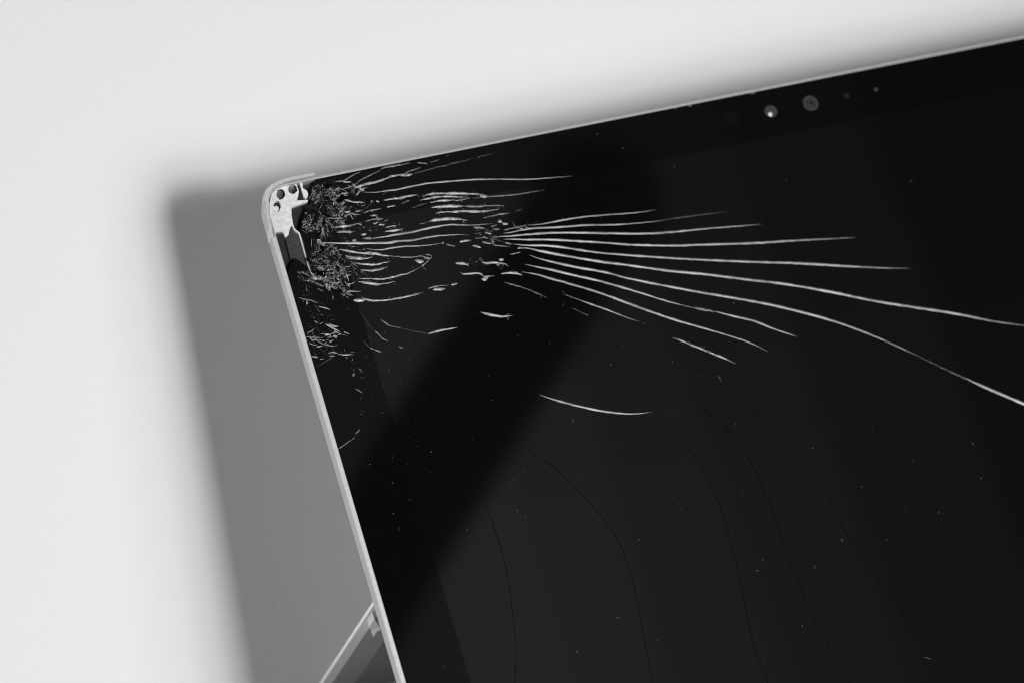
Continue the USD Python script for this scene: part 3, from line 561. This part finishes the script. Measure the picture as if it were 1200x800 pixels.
# cracks: every crack that can be traced is a part of its own
for i, (kind, w, pts) in enumerate(CRACKS):
    line = smooth_line(pts, .25)
    L = np.linalg.norm(np.diff(line, axis=0), axis=1).sum()
    mat = M['crack_long' if L > 18 and kind == 'bright' else 'crack_' + kind]
    if L < 3.2:                                                # a short break: a few ragged splinters
        bits = []
        for k in range(3 if w > .5 else 2):
            n_ = len(line); a0, a1 = sorted(rng.choice(n_ + 4, 2, replace=False) - 2); a0, a1 = max(a0, 0), min(max(a1, a0 + max(4, n_ // 2)), n_)
            seg = line[a0:a1] if k and a1 - a0 > 2 else line
            bits.append(ridge(seg + rng.normal(0, w * .16 * (k > 0), 2), w * (.75 if k == 0 else .5), .15 * w, z=-.01 + .01 * k, taper=(L * .2, L * .3), wobble=.45, jitter=w * .12, seed=i * 7 + k))
        mesh = trimesh.util.concatenate(bits)
    elif L > 18:                                               # the long clean cracks fading out to the right
        mesh = ridge(line, w * .76, .22 * w, z=-.01, taper=(7, 24), wobble=.12, jitter=.02, seed=i)
    else:
        tp = L * .3
        bits = [ridge(line, w * .78, .2 * w, z=-.01, taper=(tp * .5, tp), wobble=.36, jitter=.045, seed=i)]
        for _ in range(int(L * (1.6 if kind == 'bright' else .7))):   # crumbs and side chips along the break
            k0 = int(rng.integers(1, len(line) - 1)); d_ = line[k0] - line[k0 - 1]; d_ = d_ / max(np.linalg.norm(d_), 1e-6)
            q_ = line[k0] + np.array([-d_[1], d_[0]]) * rng.normal(0, w * .55); l_ = rng.uniform(.12, .5); a_ = math.atan2(d_[1], d_[0]) + rng.normal(0, .5)
            e_ = np.array([math.cos(a_), math.sin(a_)]) * l_
            bits.append(ridge(np.array([q_, q_ + e_ * .5 + rng.normal(0, .03, 2), q_ + e_]), rng.uniform(.05, .13), .05, z=-.005, taper=(l_ * .4, l_ * .4), seed=int(rng.integers(1 << 30))))
        if kind == 'bright' and L > 4 and w > .4:             # a second, thinner line beside the first
            n_ = len(line); k0 = int(n_ * rng.uniform(.05, .3)); k1 = int(n_ * rng.uniform(.55, .95))
            bits.append(ridge(line[k0:k1] + [.05, -.42 * w], w * .45, .1 * w, z=-.01, taper=(1.5, 2), wobble=.4, jitter=.05, seed=500 + i))
        mesh = trimesh.util.concatenate(bits)
    part(display, 'crack', mesh, mat, smooth=True)
for i, pts in enumerate(HAIRLINES):
    part(display, 'hairline_crack', ridge(smooth_line(pts, .8), .17, .008, z=-.006, taper=(12, 6), jitter=.02, seed=900 + i), M['hairline'], smooth=True)

# the crushed zones beside the corner: splinters too many to count
def random_in(poly, r):
    x0, y0, x1, y1 = poly.bounds
    while True:
        p = r.uniform((x0, y0), (x1, y1))
        if poly.contains(Point(p)):
            return p
def splinters(cluster, r):
    """Curled slivers of white glass strewn along a line; returns bright and grey ones."""
    path, spread, count, share, length, fan = cluster
    p = smooth_line(path, .2); t = np.gradient(p, axis=0); bright, grey = [], []
    for _ in range(count):
        i = int(r.integers(len(p))); q = p[i] + r.normal(0, spread, 2)
        if q[1] > -1.2 or not plate.contains(Point(q)) or cut.buffer(-.8).contains(Point(q)):
            continue
        a = math.atan2(t[i, 1], t[i, 0]) + r.normal(0, fan); L = length * r.gamma(3, .33); k = 7; curv = r.normal(0, .5)
        line = [q]
        for _j in range(k - 1):
            a += curv / k + r.normal(0, .16) + (r.normal(0, .9) if r.random() < .12 else 0)
            line.append(line[-1] + L / k * np.array([math.cos(a), math.sin(a)]))
        lit = r.random() < share
        (bright if lit else grey).append(ridge(np.array(line), r.uniform(.06, .19) if lit else r.uniform(.04, .1), r.uniform(.01, .05), z=r.uniform(-.01, .02), taper=(L * .4, L * .4), wobble=.4, seed=int(r.integers(1 << 30))))
    return bright, grey
U, Lw, Dp = Polygon(C['upper_shatter']), Polygon(C['lower_shatter']), Polygon(C['dim_patch'])
def crackle(poly, count, r, keep, w):
    """Cell edges of random points inside poly: a web of fine cracks."""
    from scipy.spatial import Voronoi
    v = Voronoi(np.array([random_in(poly, r) for _ in range(count)])); out = []
    for a, b in v.ridge_vertices:
        if a < 0 or b < 0 or r.random() > keep:
            continue
        p, q_ = v.vertices[a], v.vertices[b]
        if not (poly.contains(Point(p)) and poly.contains(Point(q_))) or np.linalg.norm(p - q_) < .15:
            continue
        k = 5
        line = p + np.linspace(0, 1, k)[:, None] * (q_ - p) + np.pad(r.normal(0, .05, (k - 2, 2)), ((1, 1), (0, 0)))
        out.append(ridge(line, r.uniform(*w), .08, z=-.005, taper=(.2, .2), wobble=.3, seed=int(r.integers(1 << 30))))
    return trimesh.util.concatenate(out)
bright, grey = [], []
flakes = {'crack_bright': [], 'crack_grey': [], 'border': []}
for c_ in CLUSTERS:
    p_ = smooth_line(c_[0], .2)
    for _ in range(int(c_[2] * .38)):                          # angular flakes lying at all angles
        q = p_[int(rng.integers(len(p_)))] + rng.normal(0, c_[1] * 1.1, 2)
        if q[1] > -1.2 or not plate.contains(Point(q)) or cut.buffer(-.8).contains(Point(q)):
            continue
        s_ = min(rng.gamma(2.5, .12), .5); a_ = rng.uniform(0, 6.28); st = rng.uniform(.3, 1)
        v_ = np.array([[s_, 0], [-s_ * rng.uniform(.3, 1), s_ * st * rng.uniform(.2, .9)], [-s_ * rng.uniform(.2, .8), -s_ * st * rng.uniform(.2, .9)]]) @ np.array([[math.cos(a_), math.sin(a_)], [-math.sin(a_), math.cos(a_)]])
        nx_, ny_ = rng.normal(0, .35, 2); z_ = v_ @ [nx_, ny_]
        top_ = np.c_[v_ + q, z_ - z_.min() + .01]; low_ = top_ - [0, 0, .06]
        u_ = rng.random(); key_ = 'crack_bright' if u_ < c_[3] * .6 else 'crack_grey' if u_ < .4 else 'border'
        flakes[key_].append(trimesh.Trimesh(np.vstack([top_, low_]), [[0, 1, 2], [3, 5, 4], [0, 3, 4], [0, 4, 1], [1, 4, 5], [1, 5, 2], [2, 5, 3], [2, 3, 0]], process=False))
    x_, y_ = splinters((c_[0], c_[1], int(c_[2] * .5), min(c_[3] * 1.5, .95), c_[4] * 1.45, c_[5] * .85), rng); bright += x_; grey += y_
part(glass, 'crushed_glass', trimesh.util.concatenate(bright), M['crack_bright'], smooth=True, kind='stuff')
part(glass, 'crushed_glass', trimesh.util.concatenate(grey), M['powder'], smooth=True, kind='stuff')
for k_, f_ in flakes.items():
    part(glass, 'glass_flakes', trimesh.util.concatenate(f_), M['powder' if k_ == 'crack_grey' else k_], kind='stuff')
part(glass, 'crackle_web', crackle(U, 120, rng, .45, (.05, .1)), M['crack_faint'], smooth=True, kind='stuff')
part(glass, 'crackle_web', crackle(Lw, 160, rng, .5, (.05, .1)), M['crack_grey'], smooth=True, kind='stuff')
part(glass, 'crackle_web', crackle(Dp, 60, rng, .5, (.06, .12)), M['crack_faint'], smooth=True, kind='stuff')

# tilted shards of black glass lying in the crushed zones
for i in range(34):
    poly = U if i % 2 else Lw
    p = random_in(poly, rng); k = int(rng.integers(3, 6)); a0 = rng.uniform(0, 6.28); s = rng.uniform(.7, 2.2)
    ang = a0 + np.sort(rng.uniform(0, 2 * np.pi, k)); rad = s * rng.uniform(.5, 1.1, k)
    g_ = Polygon(np.c_[p[0] + rad * np.cos(ang), p[1] + rad * np.sin(ang)]).buffer(0)
    if g_.is_empty or g_.geom_type != 'Polygon' or g_.area < .3:
        continue
    t = slab(g_, -.15, .0); nrm = rng.normal(0, .10, 2)
    t.vertices[:, 2] += (t.vertices[:, 0] - p[0]) * nrm[0] + (t.vertices[:, 1] - p[1]) * nrm[1] + .06
    part(glass, 'glass_shard', t, M['border'] if rng.random() < .75 else M['lens'])

# dust, grit and a few fibres on the screen
bits = []
def speck(p, r_):
    s = trimesh.creation.icosphere(subdivisions=0, radius=1.0)
    s.apply_scale([r_ * rng.uniform(.7, 1.5), r_ * rng.uniform(.6, 1.2), r_ * .6]); s.apply_transform(trimesh.transformations.rotation_matrix(rng.uniform(0, 6.28), [0, 0, 1]))
    s.apply_translation([p[0], p[1], r_ * .3]); return s
for p in SPECKS:
    bits.append(speck(p, rng.uniform(.07, .14)))
for _ in range(260):
    bits.append(speck(rng.uniform((3, -160), (230, -2)), rng.uniform(.025, .06)))
for _ in range(90):
    bits.append(speck(rng.normal((14, -45), (7, 22)), rng.uniform(.04, .11)))
part(display, 'dust_specks', trimesh.util.concatenate(bits), M['dust'], kind='stuff')
for i, pts in enumerate(FIBRES):
    part(display, 'dust_fibre', ridge(smooth_line(pts, .2), .22, .1, z=0, taper=(.3, .3), seed=i), M['crack_faint'], smooth=True)

# chips along the glass edge
for cx, cy, w in ((109.4, -.25, .9), (113.5, -.5, 1.1), (131, -.45, 1.7), (133, .05, .8), (93, -.15, .6)):
    part(glass, 'edge_chip', ridge(np.array([[cx - w / 2, cy], [cx, cy + .08], [cx + w / 2, cy - .05]]), .5, .1, z=.0, taper=(.2, .2)), M['crack_grey'], smooth=True)

# ------------------------------------------------------------------ kickstand, open behind the tablet
KX0, KX1, KY, KZ, KL = 1.35, W - 1.5, -103.0, -7.0, 103.0
kd = np.array([0, -.0345, -.99940]); kn = np.array([0, -.9994, .0345])        # along the stand, and out of its inner face
def kick(a0, a1, b0, b1, c0, c1):
    """A box on the stand: a across, b along from the hinge, c out of the inner face (negative into the plate)."""
    t = trimesh.creation.box(bounds=[[a0, b0, c0], [a1, b1, c1]])
    v = t.vertices
    t.vertices = np.c_[v[:, 0], np.full(len(v), KY), np.full(len(v), KZ)] + v[:, 1:2] * kd + v[:, 2:3] * kn
    t.fix_normals(); return t
ks = part(TAB, 'kickstand', kick(KX0, KX1, 0, KL, -.85, 0), M['kick_border'], label='open metal kickstand behind the tablet')
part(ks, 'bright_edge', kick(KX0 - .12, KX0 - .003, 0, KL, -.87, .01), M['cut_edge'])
part(ks, 'painted_shade', kick(KX0 + 3.1, KX1 - 3.1, 2, KL - .3, .003, .05), M['kick_shade'])  # strip of painted shade over the silver face
part(ks, 'deep_painted_shade', kick(KX0 + 10.6, KX1 - 10.6, 2, KL - .3, .053, .10), M['kick_deep_shade'])  # second, darker strip of painted shade
def kick_plate(outline, c0, c1, mirror=False):
    o = np.array(outline) + [0, 2.5]
    if mirror:
        o[:, 0] = KX1 - KX0 - o[:, 0]
    t = slab(Polygon(o).buffer(0), c0, c1)
    v = t.vertices
    t.vertices = np.c_[v[:, 0] + KX0, np.full(len(v), KY), np.full(len(v), KZ)] + v[:, 1:2] * kd + v[:, 2:3] * kn
    t.fix_normals(); return t
for mirror in (False, True):
    h = part(TAB, 'hinge', kick_plate(LUG[0], 0.05, 2.0, mirror), M['worn'])
    part(h, 'hinge_leaf', kick_plate(LUG[1], 0.05, 2.0, mirror), M['bracket'])

# ------------------------------------------------------------------ black strip added unseen over the tablet to make the mirrored dark diagonal band
BLOCKER = '/World/added_band_blocker'
fx = UsdGeom.Xform.Define(stage, BLOCKER)
fx.AddTranslateOp().Set(Gf.Vec3d(*map(float, world((360, 205, 1000))))); fx.AddRotateXOp().Set(-math.degrees(LEAN)); fx.AddRotateZOp().Set(math.degrees(math.atan2(.684, .729)))
describe(fx, label='added black cloth strip on a rod, out of view, mirrored as the dark band across the screen', category='band_blocker')
tip = LineString([(-420, -1), (130, -1)]).buffer(37).union(Point(138, -2).buffer(41))
part(BLOCKER, 'cloth', slab(tip, -1.5, 1.5), M['band_blocker'])
rod = trimesh.creation.cylinder(radius=5, height=560, sections=16); rod.apply_transform(trimesh.transformations.rotation_matrix(math.pi / 2, [0, 1, 0])); rod.apply_translation([-170, 0, 7])
part(BLOCKER, 'rod', rod, M['band_blocker'], smooth=40)
